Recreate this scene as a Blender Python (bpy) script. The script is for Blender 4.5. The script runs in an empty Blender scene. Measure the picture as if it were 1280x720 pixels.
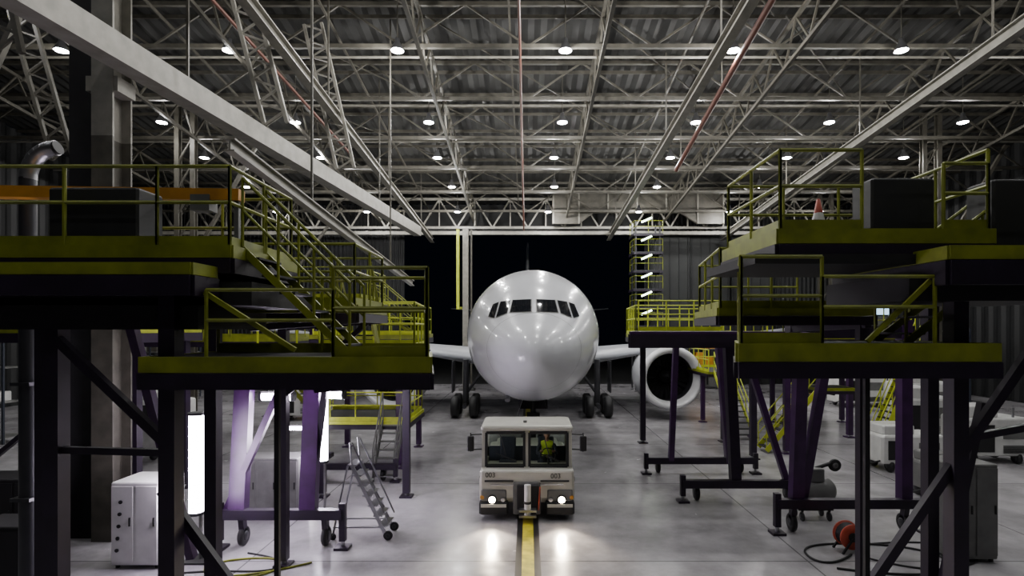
import bpy, math, random
from mathutils import Vector, Matrix
random.seed(4)
scene = bpy.context.scene

# ---------------------------------------------------------------- materials
def mat(name, col, rough=0.5, metal=0.0, var=0.12, scale=3.0, emit=None, estr=0.0, bump=0.0):
    m = bpy.data.materials.new(name); m.use_nodes = True
    nt = m.node_tree; b = nt.nodes['Principled BSDF']
    b.inputs['Roughness'].default_value = rough
    b.inputs['Metallic'].default_value = metal
    tc = nt.nodes.new('ShaderNodeTexCoord')
    n = nt.nodes.new('ShaderNodeTexNoise'); n.inputs['Scale'].default_value = scale
    n.inputs['Detail'].default_value = 5
    nt.links.new(tc.outputs['Object'], n.inputs['Vector'])
    r = nt.nodes.new('ShaderNodeValToRGB')
    r.color_ramp.elements[0].position = 0.3; r.color_ramp.elements[1].position = 0.7
    r.color_ramp.elements[0].color = tuple(c*(1-var) for c in col)+(1,)
    r.color_ramp.elements[1].color = tuple(min(1, c*(1+var)) for c in col)+(1,)
    nt.links.new(n.outputs['Fac'], r.inputs['Fac'])
    nt.links.new(r.outputs['Color'], b.inputs['Base Color'])
    if emit:
        b.inputs['Emission Color'].default_value = tuple(emit)+(1,)
        b.inputs['Emission Strength'].default_value = estr
    if bump:
        bp = nt.nodes.new('ShaderNodeBump'); bp.inputs['Strength'].default_value = bump
        nt.links.new(n.outputs['Fac'], bp.inputs['Height'])
        nt.links.new(bp.outputs['Normal'], b.inputs['Normal'])
    return m

M = {}
M['purple_shaded'] = mat('purple_paint_shaded', (0.013, 0.006, 0.019), 0.45, 0.0, 0.3)  # dock purple darkened to near black: silhouette shade put into the colour
M['purple_shaded2'] = mat('purple_paint_light', (0.044, 0.011, 0.066), 0.4, 0.0, 0.3)
M['yellow'] = mat('yellow_green_paint', (0.20, 0.225, 0.012), 0.45, 0, 0.3)
M['yellowb'] = mat('yellow_green_paint_bright', (0.48, 0.54, 0.03), 0.45, 0, 0.2)
M['deck'] = mat('dark_deck', (0.008, 0.007, 0.009), 0.7, 0, 0.3)
M['black'] = mat('black_rubber', (0.010, 0.010, 0.011), 0.6, 0, 0.2)
M['white'] = mat('white_paint', (0.62, 0.62, 0.60), 0.35, 0, 0.1)
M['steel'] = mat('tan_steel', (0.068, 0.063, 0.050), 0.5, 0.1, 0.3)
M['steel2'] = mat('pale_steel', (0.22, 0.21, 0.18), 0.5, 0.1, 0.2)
M['metal'] = mat('bare_metal', (0.4, 0.4, 0.42), 0.3, 0.9, 0.1)
M['gearm'] = mat('gear_grey', (0.035, 0.035, 0.04), 0.4, 0.3, 0.1)
M['roof'] = mat('roof_deck', (0.030, 0.030, 0.0285), 0.6, 0.2, 0.5, 0.4)
M['wall'] = mat('wall_cladding', (0.007, 0.0075, 0.008), 0.6, 0.1, 0.3, 0.5)
M['door'] = mat('door_cladding', (0.015, 0.0165, 0.016), 0.6, 0.1, 0.3, 0.5)
M['grey'] = mat('grey_paint', (0.13, 0.13, 0.125), 0.45, 0, 0.2)
M['red'] = mat('red_paint', (0.10, 0.03, 0.017), 0.5, 0, 0.2)
M['orange'] = mat('orange_paint', (0.50, 0.22, 0.015), 0.45, 0, 0.2)
M['coneo'] = mat('cone_orange', (0.40, 0.05, 0.02), 0.5, 0, 0.1)
M['plane'] = mat('aircraft_white', (0.60, 0.61, 0.64), 0.24, 0, 0.06, 0.8)
M['plane'].node_tree.nodes['Principled BSDF'].inputs['Coat Weight'].default_value = 0.5
M['wing'] = mat('wing_grey', (0.36, 0.37, 0.40), 0.35, 0.1, 0.1, 0.8)
M['lip'] = mat('inlet_lip', (0.68, 0.68, 0.70), 0.3, 0.1, 0.05)
M['fan'] = mat('fan_titanium', (0.022, 0.022, 0.024), 0.35, 0.4, 0.1)
M['glassdark'] = mat('cockpit_glass', (0.008, 0.009, 0.012), 0.06, 0, 0.1)
M['lamp'] = mat('lamp_glow', (1, 1, 1), 0.5, 0, 0, emit=(0.97, 0.98, 1.0), estr=140)
M['tube'] = mat('tube_glow', (1, 1, 1), 0.5, 0, 0, emit=(0.93, 0.86, 1.0), estr=55)
M['tubeg'] = mat('tube_glow_green', (1, 1, 1), 0.5, 0, 0, emit=(0.80, 1.0, 0.72), estr=9)
M['head'] = mat('headlight_glow', (1, 1, 1), 0.5, 0, 0, emit=(1.0, 0.80, 0.55), estr=120)
M['cream'] = mat('tug_cream', (0.52, 0.51, 0.45), 0.35, 0, 0.1, 2)
M['vest'] = mat('hi_vis_vest', (0.5, 0.68, 0.04), 0.7, 0, 0.1, 20)
M['navy'] = mat('navy_cloth', (0.02, 0.025, 0.04), 0.8, 0, 0.2, 20)
M['skin'] = mat('skin', (0.40, 0.21, 0.14), 0.5, 0, 0.08, 10)
M['hair'] = mat('dark_hair', (0.02, 0.013, 0.01), 0.6, 0, 0.2, 30)
M['liney'] = mat('line_yellow', (0.50, 0.44, 0.03), 0.4, 0, 0.35, 4)
M['lineb'] = mat('line_black', (0.02, 0.02, 0.02), 0.35, 0, 0.25, 4)
M['rack'] = mat('rack_paint', (0.03, 0.035, 0.05), 0.4, 0, 0.1)
M['screen'] = mat('monitor_glow', (.1, .2, .3), 0.3, 0, 0, emit=(0.5, 0.8, 1.0), estr=2.0)

g = bpy.data.materials.new('cab_glass'); g.use_nodes = True
nt = g.node_tree; nt.nodes.remove(nt.nodes['Principled BSDF'])
o = nt.nodes['Material Output']; tr = nt.nodes.new('ShaderNodeBsdfTransparent'); gl = nt.nodes.new('ShaderNodeBsdfGlossy')
tr.inputs[0].default_value = (0.7, 0.75, 0.7, 1); gl.inputs['Roughness'].default_value = 0.03
mx = nt.nodes.new('ShaderNodeMixShader'); fr = nt.nodes.new('ShaderNodeFresnel'); fr.inputs[0].default_value = 1.5
nt.links.new(fr.outputs[0], mx.inputs[0]); nt.links.new(tr.outputs[0], mx.inputs[1]); nt.links.new(gl.outputs[0], mx.inputs[2])
nt.links.new(mx.outputs[0], o.inputs['Surface']); M['glass'] = g

fm = mat('epoxy_floor', (0.4, 0.4, 0.4), 0.3); nt = fm.node_tree
for n in list(nt.nodes):
    if n.type not in ('BSDF_PRINCIPLED', 'OUTPUT_MATERIAL'): nt.nodes.remove(n)
b = nt.nodes['Principled BSDF']
tc = nt.nodes.new('ShaderNodeTexCoord')
n1 = nt.nodes.new('ShaderNodeTexNoise'); n1.inputs['Scale'].default_value = 0.35; n1.inputs['Detail'].default_value = 8; n1.inputs['Roughness'].default_value = 0.65
n2 = nt.nodes.new('ShaderNodeTexNoise'); n2.inputs['Scale'].default_value = 2.5; n2.inputs['Detail'].default_value = 8
br = nt.nodes.new('ShaderNodeTexBrick'); br.inputs['Scale'].default_value = 1.0
br.inputs['Brick Width'].default_value = 6; br.inputs['Row Height'].default_value = 6; br.inputs['Mortar Size'].default_value = 0.02
br.offset = 0
br.inputs['Color1'].default_value = (1, 1, 1, 1); br.inputs['Color2'].default_value = (0.88, 0.88, 0.88, 1); br.inputs['Mortar'].default_value = (0.4, 0.4, 0.4, 1)
for x in (n1, n2, br): nt.links.new(tc.outputs['Object'], x.inputs['Vector'])
rp = nt.nodes.new('ShaderNodeValToRGB')
rp.color_ramp.elements[0].position = 0.33; rp.color_ramp.elements[0].color = (0.20, 0.19, 0.20, 1)
rp.color_ramp.elements[1].position = 0.62; rp.color_ramp.elements[1].color = (0.47, 0.455, 0.47, 1)
nt.links.new(n1.outputs['Fac'], rp.inputs['Fac'])
mm = nt.nodes.new('ShaderNodeMix'); mm.data_type = 'RGBA'; mm.blend_type = 'MULTIPLY'; mm.inputs[0].default_value = 1
nt.links.new(rp.outputs['Color'], mm.inputs[6]); nt.links.new(br.outputs['Color'], mm.inputs[7])
nt.links.new(mm.outputs[2], b.inputs['Base Color'])
mr = nt.nodes.new('ShaderNodeMapRange'); mr.inputs['To Min'].default_value = 0.10; mr.inputs['To Max'].default_value = 0.34
nt.links.new(n2.outputs['Fac'], mr.inputs['Value']); nt.links.new(mr.outputs[0], b.inputs['Roughness'])
M['floor'] = fm
M['asphalt'] = mat('asphalt', (0.015, 0.015, 0.015), 0.8, 0, 0.3)

# ---------------------------------------------------------------- builder
class B:
    def __init__(s, name): s.name = name; s.v = []; s.f = []; s.mi = []; s.sm = []; s.mats = []
    def m(s, k):
        if k not in s.mats: s.mats.append(k)
        return s.mats.index(k)
    def add(s, vs, fs, k, smooth=False):
        o = len(s.v); s.v += [tuple(v) for v in vs]; i = s.m(k)
        for f in fs: s.f.append([a+o for a in f]); s.mi.append(i); s.sm.append(smooth)
    def box(s, x0, x1, y0, y1, z0, z1, k):
        vs = [(x0,y0,z0),(x1,y0,z0),(x1,y1,z0),(x0,y1,z0),(x0,y0,z1),(x1,y0,z1),(x1,y1,z1),(x0,y1,z1)]
        s.add(vs, [(0,3,2,1),(4,5,6,7),(0,1,5,4),(1,2,6,5),(2,3,7,6),(3,0,4,7)], k)
    def rbox(s, x0, x1, y0, y1, z0, z1, k, c=0.05):
        def ring(i, z):
            a, b_, c_, d = x0+i, x1-i, y0+i, y1-i; q = c
            return [(a+q,c_,z),(b_-q,c_,z),(b_,c_+q,z),(b_,d-q,z),(b_-q,d,z),(a+q,d,z),(a,d-q,z),(a,c_+q,z)]
        rs = [ring(c*.5, z0), ring(0, z0+c*.5), ring(0, z1-c), ring(c*.35, z1-c*.3), ring(c, z1)]
        vs = sum(rs, []); fs = [tuple(reversed(range(8))), tuple(range(32, 40))]
        for j in range(4):
            for i in range(8):
                fs.append((j*8+i, j*8+(i+1)%8, (j+1)*8+(i+1)%8, (j+1)*8+i))
        s.add(vs, fs, k)
    def frame(s, p1, p2):
        p1, p2 = Vector(p1), Vector(p2); d = (p2-p1).normalized()
        up = Vector((0,0,1)) if abs(d.z) < 0.95 else Vector((0,1,0))
        a = d.cross(up).normalized(); c = a.cross(d).normalized()
        return p1, p2, a, c
    def beam(s, p1, p2, w, h, k):
        p1, p2, a, c = s.frame(p1, p2); vs = []
        for p in (p1, p2):
            for (i, j) in ((-1,-1),(1,-1),(1,1),(-1,1)): vs.append(p+a*i*w/2+c*j*h/2)
        s.add(vs, [(0,1,2,3),(7,6,5,4),(0,4,5,1),(1,5,6,2),(2,6,7,3),(3,7,4,0)], k)
    def ibeam(s, p1, p2, w, h, k, t=0.04):
        p1, p2, a, c = s.frame(p1, p2)
        s.beam(p1, p2, t, h, k)
        s.beam(p1+c*(h/2), p2+c*(h/2), w, t, k); s.beam(p1-c*(h/2), p2-c*(h/2), w, t, k)
    def cyl(s, p1, p2, r, k, n=8, r2=None, caps=True):
        p1, p2, a, c = s.frame(p1, p2); r2 = r if r2 is None else r2; vs = []
        for p, rr in ((p1, r), (p2, r2)):
            for i in range(n):
                t = 2*math.pi*i/n; vs.append(p+a*math.cos(t)*rr+c*math.sin(t)*rr)
        fs = [(i, (i+1)%n, n+(i+1)%n, n+i) for i in range(n)]
        s.add(vs, fs, k, n > 6)
        if caps: s.add(vs, [tuple(reversed(range(n))), tuple(range(n, 2*n))], k)
    def lathe(s, c, axis, prof, k, n=32):
        c = Vector(c); axis = Vector(axis).normalized()
        _, _, a, e = s.frame(c, c+axis); vs = []
        for (h, r) in prof:
            for i in range(n):
                t = 2*math.pi*i/n; vs.append(c+axis*h+a*math.cos(t)*r+e*math.sin(t)*r)
        fs = []
        for j in range(len(prof)-1):
            for i in range(n): fs.append((j*n+i, j*n+(i+1)%n, (j+1)*n+(i+1)%n, (j+1)*n+i))
        s.add(vs, fs, k, True)
    def wheel(s, c, r, w, k='black', hub='gearm', ax=(1,0,0)):
        c = Vector(c); ax = Vector(ax)
        s.lathe(c-ax*w/2, ax, [(0,0.02),(0,r*.55),(0,r*.85),(w*.18,r),(w*.82,r),(w,r*.85),(w,r*.55),(w,0.02)], k, 20)
        s.lathe(c-ax*(w/2+.015), ax, [(0,0.01),(0,r*.45),(.02,r*.5),(w+.01,r*.5),(w+.03,r*.45),(w+.03,.01)], hub, 16)
    def ell(s, c, rx, ry, rz, k, n=12, mrings=8):
        vs = []; fs = []
        for j in range(mrings+1):
            ph = math.pi*j/mrings
            for i in range(n):
                t = 2*math.pi*i/n
                vs.append((c[0]+rx*math.sin(ph)*math.cos(t), c[1]+ry*math.sin(ph)*math.sin(t), c[2]+rz*math.cos(ph)))
        for j in range(mrings):
            for i in range(n): fs.append((j*n+i, (j+1)*n+i, (j+1)*n+(i+1)%n, j*n+(i+1)%n))
        s.add(vs, fs, k, True)
    def rail(s, pts, z, h=1.1, sp=1.3, r=0.026, k='yellow', toe=True):
        for a, c in zip(pts[:-1], pts[1:]):
            a = Vector((a[0], a[1], z)); c = Vector((c[0], c[1], z)); L = (c-a).length; n = max(1, round(L/sp))
            for i in range(n+1):
                p = a.lerp(c, i/n); s.cyl(p, p+Vector((0,0,h)), r, k, 6)
            for hh in (h, h*.55):
                s.cyl(a+Vector((0,0,hh)), c+Vector((0,0,hh)), r, k, 6)
            if toe: s.beam(a+Vector((0,0,.07)), c+Vector((0,0,.07)), .015, .14, k)
    def deck(s, poly, z, fascia=0.2, under=0.22, k='yellow', t=0.06):
        n = len(poly)
        vs = [(x,y,z-t) for x,y in poly]+[(x,y,z) for x,y in poly]
        s.add(vs, [tuple(reversed(range(n))), tuple(range(n,2*n))]+[(i,(i+1)%n,n+(i+1)%n,n+i) for i in range(n)], 'deck')
        for i in range(n):
            a, c = poly[i], poly[(i+1)%n]
            s.beam((a[0],a[1],z-fascia/2+.01), (c[0],c[1],z-fascia/2+.01), .05, fascia, k)
            s.beam((a[0],a[1],z-fascia-under/2), (c[0],c[1],z-fascia-under/2), .09, under, 'purple_shaded')
        xs = [p[0] for p in poly]; ys = [p[1] for p in poly]
        y0, y1 = min(ys)+.1, max(ys)-.1; x0, x1 = min(xs), max(xs)
        m_ = max(2, int((x1-x0)/0.9))
        for i in range(1, m_):
            x = x0+(x1-x0)*i/m_; s.beam((x,y0,z-.2), (x,y1,z-.2), .07, .2, 'deck')
    def stair(s, p1, p2, width, k='yellow', n=None, st=.2):
        p1, p2 = Vector(p1), Vector(p2); d = (p2-p1); hd = Vector((d.x,d.y,0)).normalized(); side = Vector((-hd.y,hd.x,0))*width/2
        n = n or max(3, int(abs(d.z)/.22))
        for sg in (-1, 1):
            s.beam(p1+side*sg, p2+side*sg, .04, st, k)
            s.cyl(p1+side*sg+Vector((0,0,1)), p2+side*sg+Vector((0,0,1)), .025, k, 6)
            s.cyl(p1+side*sg+Vector((0,0,.55)), p2+side*sg+Vector((0,0,.55)), .02, k, 6)
            for i in range(0, 4):
                q = p1.lerp(p2, i/3)+side*sg; s.cyl(q, q+Vector((0,0,1)), .022, k, 6)
        for i in range(n):
            q = p1.lerp(p2, (i+.5)/n); s.beam(q-side, q+side, .22, .03, 'deck' if k[:6] == 'yellow' else k)
    def truss(s, p1, p2, depth, n, ch=.14, wb=.08, k='steel', dirv=None, verts=True):
        p1, p2 = Vector(p1), Vector(p2); dv = Vector(dirv or (0,0,1))*depth
        s.beam(p1, p2, ch, ch, k); s.beam(p1+dv, p2+dv, ch, ch, k)
        for i in range(n):
            a = p1.lerp(p2, i/n); c = p1.lerp(p2, (i+1)/n); m_ = (a+c)/2
            s.beam(a, m_+dv, wb, wb, k); s.beam(m_+dv, c, wb, wb, k)
            if verts: s.beam(m_, m_+dv, wb*.8, wb*.8, k)
    def done(s, bevel=0):
        me = bpy.data.meshes.new(s.name); me.from_pydata(s.v, [], s.f)
        for k in s.mats: me.materials.append(M[k])
        me.polygons.foreach_set('material_index', s.mi); me.polygons.foreach_set('use_smooth', s.sm); me.update()
        ob = bpy.data.objects.new(s.name, me); scene.collection.objects.link(ob)
        if bevel:
            bm = ob.modifiers.new('bevel', 'BEVEL'); bm.width = bevel; bm.segments = 2; bm.limit_method = 'ANGLE'
        return ob

def light(kind, loc, power, col=(1,1,1), parent=None, name='light', rot=None, size=.2, **kw):
    d = bpy.data.lights.new(name, kind); d.energy = power; d.color = col
    if kind == 'AREA': d.size = size
    else: d.shadow_soft_size = size
    for a, c in kw.items(): setattr(d, a, c)
    ob = bpy.data.objects.new(name, d); ob.location = loc
    if rot: ob.rotation_euler = rot
    scene.collection.objects.link(ob)
    if parent: ob.parent = parent
    return ob

# ---------------------------------------------------------------- room shell
YB = 50.0
def rz(y): return 22.5-.13*y
XW = 33.0
b = B('floor'); b.box(-XW, XW, -14, YB, -.3, 0, 'floor'); b.done()
b = B('ground_apron'); b.box(-XW, XW, YB, 110, -.3, -.02, 'asphalt'); b.done()
b = B('ceiling')
n = 220; vs = []; fs = []
for i in range(n+1):
    x = -XW+2*XW*i/n; dz = .09 if (i//1) % 2 else 0
    for y in (-14, YB): vs.append((x, y, rz(y)+dz))
for i in range(n): fs.append((2*i, 2*i+1, 2*i+3, 2*i+2))
vs += [(-XW,-14,rz(-14)+.3),(XW,-14,rz(-14)+.3),(XW,YB,rz(YB)+.3),(-XW,YB,rz(YB)+.3)]; q = len(vs)-4
fs.append((q,q+1,q+2,q+3)); b.add(vs, fs, 'roof'); b.done()
def ribwall(name, p, q, z1a, z1b, k='wall', z0=0, ribs=60):
    b = B(name); p = Vector(p); q = Vector(q); d = (q-p); nrm = Vector((-d.y, d.x, 0)).normalized()
    vs = []; fs = []
    for i in range(ribs*4+1):
        t = i/(ribs*4); off = .0 if i % 4 in (0, 1) else .12
        c = p.lerp(q, t)+nrm*off; zt = z1a+(z1b-z1a)*t
        vs += [(c.x,c.y,z0),(c.x,c.y,zt)]
    for i in range(ribs*4): fs.append((2*i,2*i+2,2*i+3,2*i+1))
    b.add(vs, fs, k); return b
ribwall('wall_left', (-XW,-14,0), (-XW,YB,0), rz(-14), rz(YB)).done()
ribwall('wall_right', (XW,YB,0), (XW,-14,0), rz(YB), rz(-14)).done()
ribwall('wall_front', (XW,-14,0), (-XW,-14,0), rz(-14), rz(-14)).done()
b = ribwall('wall_back', (-XW,YB,0), (-11,YB,0), rz(YB), rz(YB))
b2 = ribwall('x', (10.4,YB,0), (XW,YB,0), rz(YB), rz(YB)); o = len(b.v); b.v += b2.v; b.f += [[a+o for a in f] for f in b2.f]; b.mi += b2.mi; b.sm += b2.sm
b.box(-11, 10.4, YB, YB+.2, 13.3, rz(YB), 'wall')
b.done()
b = B('door_1')
for i in range(3):
    x0 = 10.8+i*3.6; y = YB-.55+(i%2)*.18
    b.box(x0, x0+3.5, y, y+.12, 0.05, 13.2, 'door')
    for j in range(5): b.box(x0+.1+j*.8, x0+.2+j*.8, y-.06, y, .05, 13.2, 'wall')
b.done()
b = B('floor_guide_line'); b.box(-.13, .13, -10, YB, 0, .006, 'liney')
b.box(-.27, -.13, -10, YB, 0, .005, 'lineb'); b.box(.13, .27, -10, YB, 0, .005, 'lineb'); b.done()

# ---------------------------------------------------------------- roof structure
b = B('roof_truss')
for i, y in enumerate([7.5+4.25*j for j in range(10)]):
    z = rz(y)-2.0
    b.truss((-XW+.1,y,z), (XW-.1,y,z), 1.85, 12, .17, .08, 'steel', verts=False)
    b.cyl((-XW+.1,y+1.6,z+.3), (XW-.1,y+1.6,z+.3), .06, 'steel2', 6)
for j in range(20):
    y = 6+2.15*j; b.beam((-XW+.1,y,rz(y)-.12), (XW-.1,y,rz(y)-.12), .09, .16, 'steel')
for x in (-26,-19,-12.5,-4.6,3.2,11.5,19.5,27):
    b.truss((x,5,rz(5)-2.9), (x,YB-.3,rz(YB-.3)-2.3), 1.6, 20, .15, .08, 'steel', verts=False)
for x in (-15.7,-8.6,-.8,7.4,15.5,23):
    b.beam((x,5,rz(5)-1.1), (x,YB-.3,rz(YB-.3)-1.0), .08, .12, 'steel')
for x in (-12.5,-4.6,3.2,11.5):
    for j in range(5):
        y = 9+8*j; b.beam((x,y,rz(y)-.3),(x+7.8,y+8,rz(y+8)-.3),.06,.06,'steel')
b.truss((-XW+.1,47.2,13.45), (XW-.1,47.2,13.45), 2.4, 22, .2, .12, 'steel2')
b.beam((-XW+.1,46.9,12.95), (XW-.1,46.9,12.95), .25, .28, 'steel2')
b.done()

b = B('portal_girder')
pts = [(2,13.6),(4.2,13.6),(5.4,14.5),(12.6,14.5),(14,13.6),(16.2,13.6),(16.2,16.3),(2,16.3)]
vs = [(x,46.2,z) for x,z in pts]+[(x,46.45,z) for x,z in pts]; n = 8
b.add(vs, [tuple(range(n)),tuple(reversed(range(n,2*n)))]+[(i,n+i,n+(i+1)%n,(i+1)%n) for i in range(n)], 'steel')
for x in (2.1,4.2,6.6,9,11.4,14,16.1): b.box(x-.06,x+.06,46.1,46.2,13.6 if (x<5 or x>13) else 14.5,16.3,'steel2')
b.done()

def crane(name, p1, p2, w, h, k='steel2', solid=False, hang=6):
    b = B(name)
    (b.beam if solid else b.ibeam)(p1, p2, w, h, k)
    p1, p2 = Vector(p1), Vector(p2)
    for i in range(hang):
        q = p1.lerp(p2, (i+.5)/hang)
        b.beam(q+Vector((0,0,h/2)), (q.x, q.y, rz(q.y)-.1), .06, .06, 'steel')
    return b.done()
crane('crane_rail', (-8.2,8,15.1), (-8.2,48,12.5), .32, .36, hang=4)
crane('crane_rail', (6.9,8,15.95), (6.9,48,12.7), .34, .4, hang=5)
crane('crane_rail', (16.6,8,16.1), (16.6,48,12.7), .34, .42, hang=5)
crane('bridge_crane_girder', (-9.75,7.5,11.25), (-7.5,38,11.55), .5, .62, solid=True, hang=2)
crane('monorail_beam', (-6.5,12.2,9.0), (-6.2,30,7.4), .22, .26, hang=2)
b = B('sprinkler_pipe'); b.cyl((9.0,20,17.2),(9.0,34,14.6),.13,'red',10)
for y in (20.5,26,33): b.cyl((9.0,y,17.2-(y-20)*.186),(9.0,y,rz(y)-.05),.03,'steel',6)
b.cyl((-.35,9,19.5),(-.35,47,13.2),.06,'red',8)
for y in (12,20,28,36,44): b.cyl((-.35,y,19.5-(y-9)*.1658),(-.35,y,rz(y)-.05),.02,'steel',6)
b.cyl((-12.2,14,18.0),(-9.4,30,14.2),.07,'red',8)
b.done()
b = B('lattice_hanger')
for (p, q) in (((-8.75,18.6,11.75),(-10.5,18.6,18.6)), ((-8.2,24,11.8),(-9.6,24,18.0)), ((-12.5,13,11.3),(-14.2,13,19.3)), ((-17,20,11),(-19,20,18))):
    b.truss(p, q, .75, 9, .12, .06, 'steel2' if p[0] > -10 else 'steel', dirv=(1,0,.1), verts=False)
b.done()
b = B('steel_column')
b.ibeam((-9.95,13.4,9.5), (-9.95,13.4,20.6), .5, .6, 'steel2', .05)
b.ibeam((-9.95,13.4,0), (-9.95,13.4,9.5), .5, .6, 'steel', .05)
b.box(-10.9,-10.35,13.3,13.9,0,20.5,'deck')
b.box(-10.35,-9.6,13.1,13.7,10.55,10.9,'steel2')
b.done()
for x, y in ((-20,18),(-20,32),(-20,45),(24,20),(24,34),(24,46)):
    b = B('lattice_column')
    for dx in (0,.9):
        b.ibeam((x+dx,y,0),(x+dx,y,rz(y)-.1),.25,.3,'steel')
    for i in range(10):
        z = 1+i*1.5; b.beam((x,y,z),(x+.9,y,z+1.5),.08,.08,'steel')
    b.beam((x+.9,y,9),(x+5,y,rz(y)-2),.18,.18,'steel')
    b.done()
b = B('ventilation_duct')
prev = None
for i in range(9):
    t = i/8*math.pi/2
    p = (-8.75+.5*(1-math.cos(t)), 9.8, 7.6+.55*math.sin(t))
    if prev: b.cyl(prev, p, .13, 'metal', 14)
    prev = p
b.cyl(prev,(prev[0]+.03,prev[1],prev[2]+.01),.12,'black',14)  # black disc painted in for the shade inside the open duct end
b.cyl((-8.75,9.8,7.62),(-8.75,9.8,0),.13,'gearm',14)
for z in (2,4,6): b.box(-8.92,-8.58,9.63,9.97,z,z+.06,'gearm')
b.done()

# ---------------------------------------------------------------- high bay lamps
b = B('high_bay_lamps'); L = []
ys = [-6, 3, 12, 18, 24, 30.2, 34.6, 39.3, 44.5]  # first two rows are added out of view to brighten the dock fronts
for y in ys:
    for kx in range(-3, 4):
        x = 1.6+7.2*kx+(.25 if ys.index(y) % 2 else 0)
        z = 20-.13*y
        b.cyl((x,y,z+.45),(x,y,rz(y)-.02),.025,'steel',6)
        b.lathe((x,y,z),(0,0,1),[(0,.28),(.1,.26),(.3,.15),(.38,.11),(.52,.1),(.53,.01)],'metal',16)
        b.lathe((x,y,z),(0,0,1),[(-.06,.001),(-.04,.15),(.02,.21),(.08,.24)],'lamp',16)
        L.append((x,y,z-.22,kx))
lampob = b.done()
for p in L:
    c_ = abs(p[3])
    if p[1] < 5: pw = 90 if c_ <= 1 else 0
    elif p[1] < 13: pw = 600 if c_ <= 1 else 50
    elif p[1] < 26: pw = (1150 if p[3] == 0 else 850) if c_ <= 1 else 300
    else: pw = 560 if c_ <= 1 else (420 if c_ == 2 else 220)
    if pw: light('POINT', p[:3], pw, (1.0,.98,.95), lampob, 'bulb_light', size=.14)

# ---------------------------------------------------------------- aircraft
def pchip(xs, ys):
    n = len(xs); h = [xs[i+1]-xs[i] for i in range(n-1)]; d = [(ys[i+1]-ys[i])/h[i] for i in range(n-1)]
    m = [d[0]]+[0 if d[i-1]*d[i] <= 0 else 2*d[i-1]*d[i]/(d[i-1]+d[i]) for i in range(1, n-1)]+[d[-1]]
    def f(x):
        if x <= xs[0]: return ys[0]
        if x >= xs[-1]: return ys[-1]
        i = max(j for j in range(n-1) if xs[j] <= x); t = (x-xs[i])/h[i]
        return (ys[i]*(1+2*t)*(1-t)**2+h[i]*m[i]*t*(1-t)**2+ys[i+1]*t*t*(3-2*t)+h[i]*m[i+1]*t*t*(t-1))
    return f
AX, AY = .2, 17.0
T = [0,.1,.3,.7,1.3,2,3,4,5,6,7.5,9]; U = [math.sqrt(t) for t in T]
fw = pchip(U, [0,.36,.65,1.02,1.42,1.78,2.17,2.43,2.59,2.68,2.75,2.76])
ft = pchip(U, [4.15,4.50,4.75,5.04,5.36,5.78,6.52,6.97,7.22,7.38,7.48,7.5])
fb = pchip(U, [4.15,3.83,3.62,3.34,3.02,2.74,2.44,2.25,2.13,2.06,2.01,2.0])
fc = pchip(U, [4.15,4.16,4.18,4.22,4.30,4.40,4.55,4.66,4.72,4.75,4.76,4.76])
rear = [(9,1,0,7.5,2.0),(30,1,0,7.5,2.0),(34,.97,0,7.5,2.2),(39,.8,0,7.4,3.2),(44,.5,0,7.2,4.6),(47.5,.22,0,6.8,5.7),(48.6,.06,0,6.5,6.1)]
b = B('passenger_aircraft')
N = 72; rings = []
ts = [(3.0*i/60)**2 for i in range(61)]
for t in ts:
    u = math.sqrt(t); w, zt, zb, zc = fw(u), ft(u), fb(u), fc(u); rings.append((t, w, zt, zb, zc))
for (t, s_, _, zt, zb) in rear[1:]: rings.append((t, 2.76*s_, zt, zb, (zt+zb)/2))
vs = []; fs = []
for (t, w, zt, zb, zc) in rings:
    for i in range(N):
        a = 2*math.pi*i/N; s_ = math.sin(a)
        vs.append((AX+w*math.cos(a), AY+t, zc+(zt-zc if s_ > 0 else zc-zb)*s_))
for j in range(len(rings)-1):
    for i in range(N): fs.append((j*N+i, j*N+(i+1)%N, (j+1)*N+(i+1)%N, (j+1)*N+i))
b.add(vs, fs, 'plane', True)
def F(x, z, t):
    u = math.sqrt(max(t,1e-6)); w, zt, zb, zc = fw(u), ft(u), fb(u), fc(u)
    h = (zt-zc) if z > zc else (zc-zb)
    return (x/max(w,1e-4))**2+((z-zc)/max(h,1e-4))**2-1
def surf(x, z, off=.02):
    lo, hi = .001, 9
    for _ in range(40):
        mid = (lo+hi)/2
        if F(x,z,mid) > 0: lo = mid
        else: hi = mid
    t = (lo+hi)/2; e = .01
    g_ = Vector((F(x+e,z,t)-F(x-e,z,t), F(x,z,t+e)-F(x,z,t-e), F(x,z+e,t)-F(x,z-e,t))).normalized()
    return Vector((AX+x, AY+t, z))+g_*off
def patch(quad, k, off=.02, n=8):
    vs = []; fs = []
    for j in range(n+1):
        for i in range(n+1):
            u, v = i/n, j/n
            x = (quad[0][0]*(1-u)+quad[1][0]*u)*(1-v)+(quad[3][0]*(1-u)+quad[2][0]*u)*v
            z = (quad[0][1]*(1-u)+quad[1][1]*u)*(1-v)+(quad[3][1]*(1-u)+quad[2][1]*u)*v
            vs.append(surf(x, z, off))
    for j in range(n):
        for i in range(n): fs.append((j*(n+1)+i, j*(n+1)+i+1, (j+1)*(n+1)+i+1, (j+1)*(n+1)+i))
    b.add(vs, fs, k, True)
panes = [[(.10,5.54),(.80,5.52),(.72,5.95),(.10,5.97)],
         [(.90,5.50),(1.27,5.36),(1.15,5.90),(.82,5.94)],
         [(1.34,5.34),(1.56,5.40),(1.42,5.82),(1.22,5.89)]]
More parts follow.
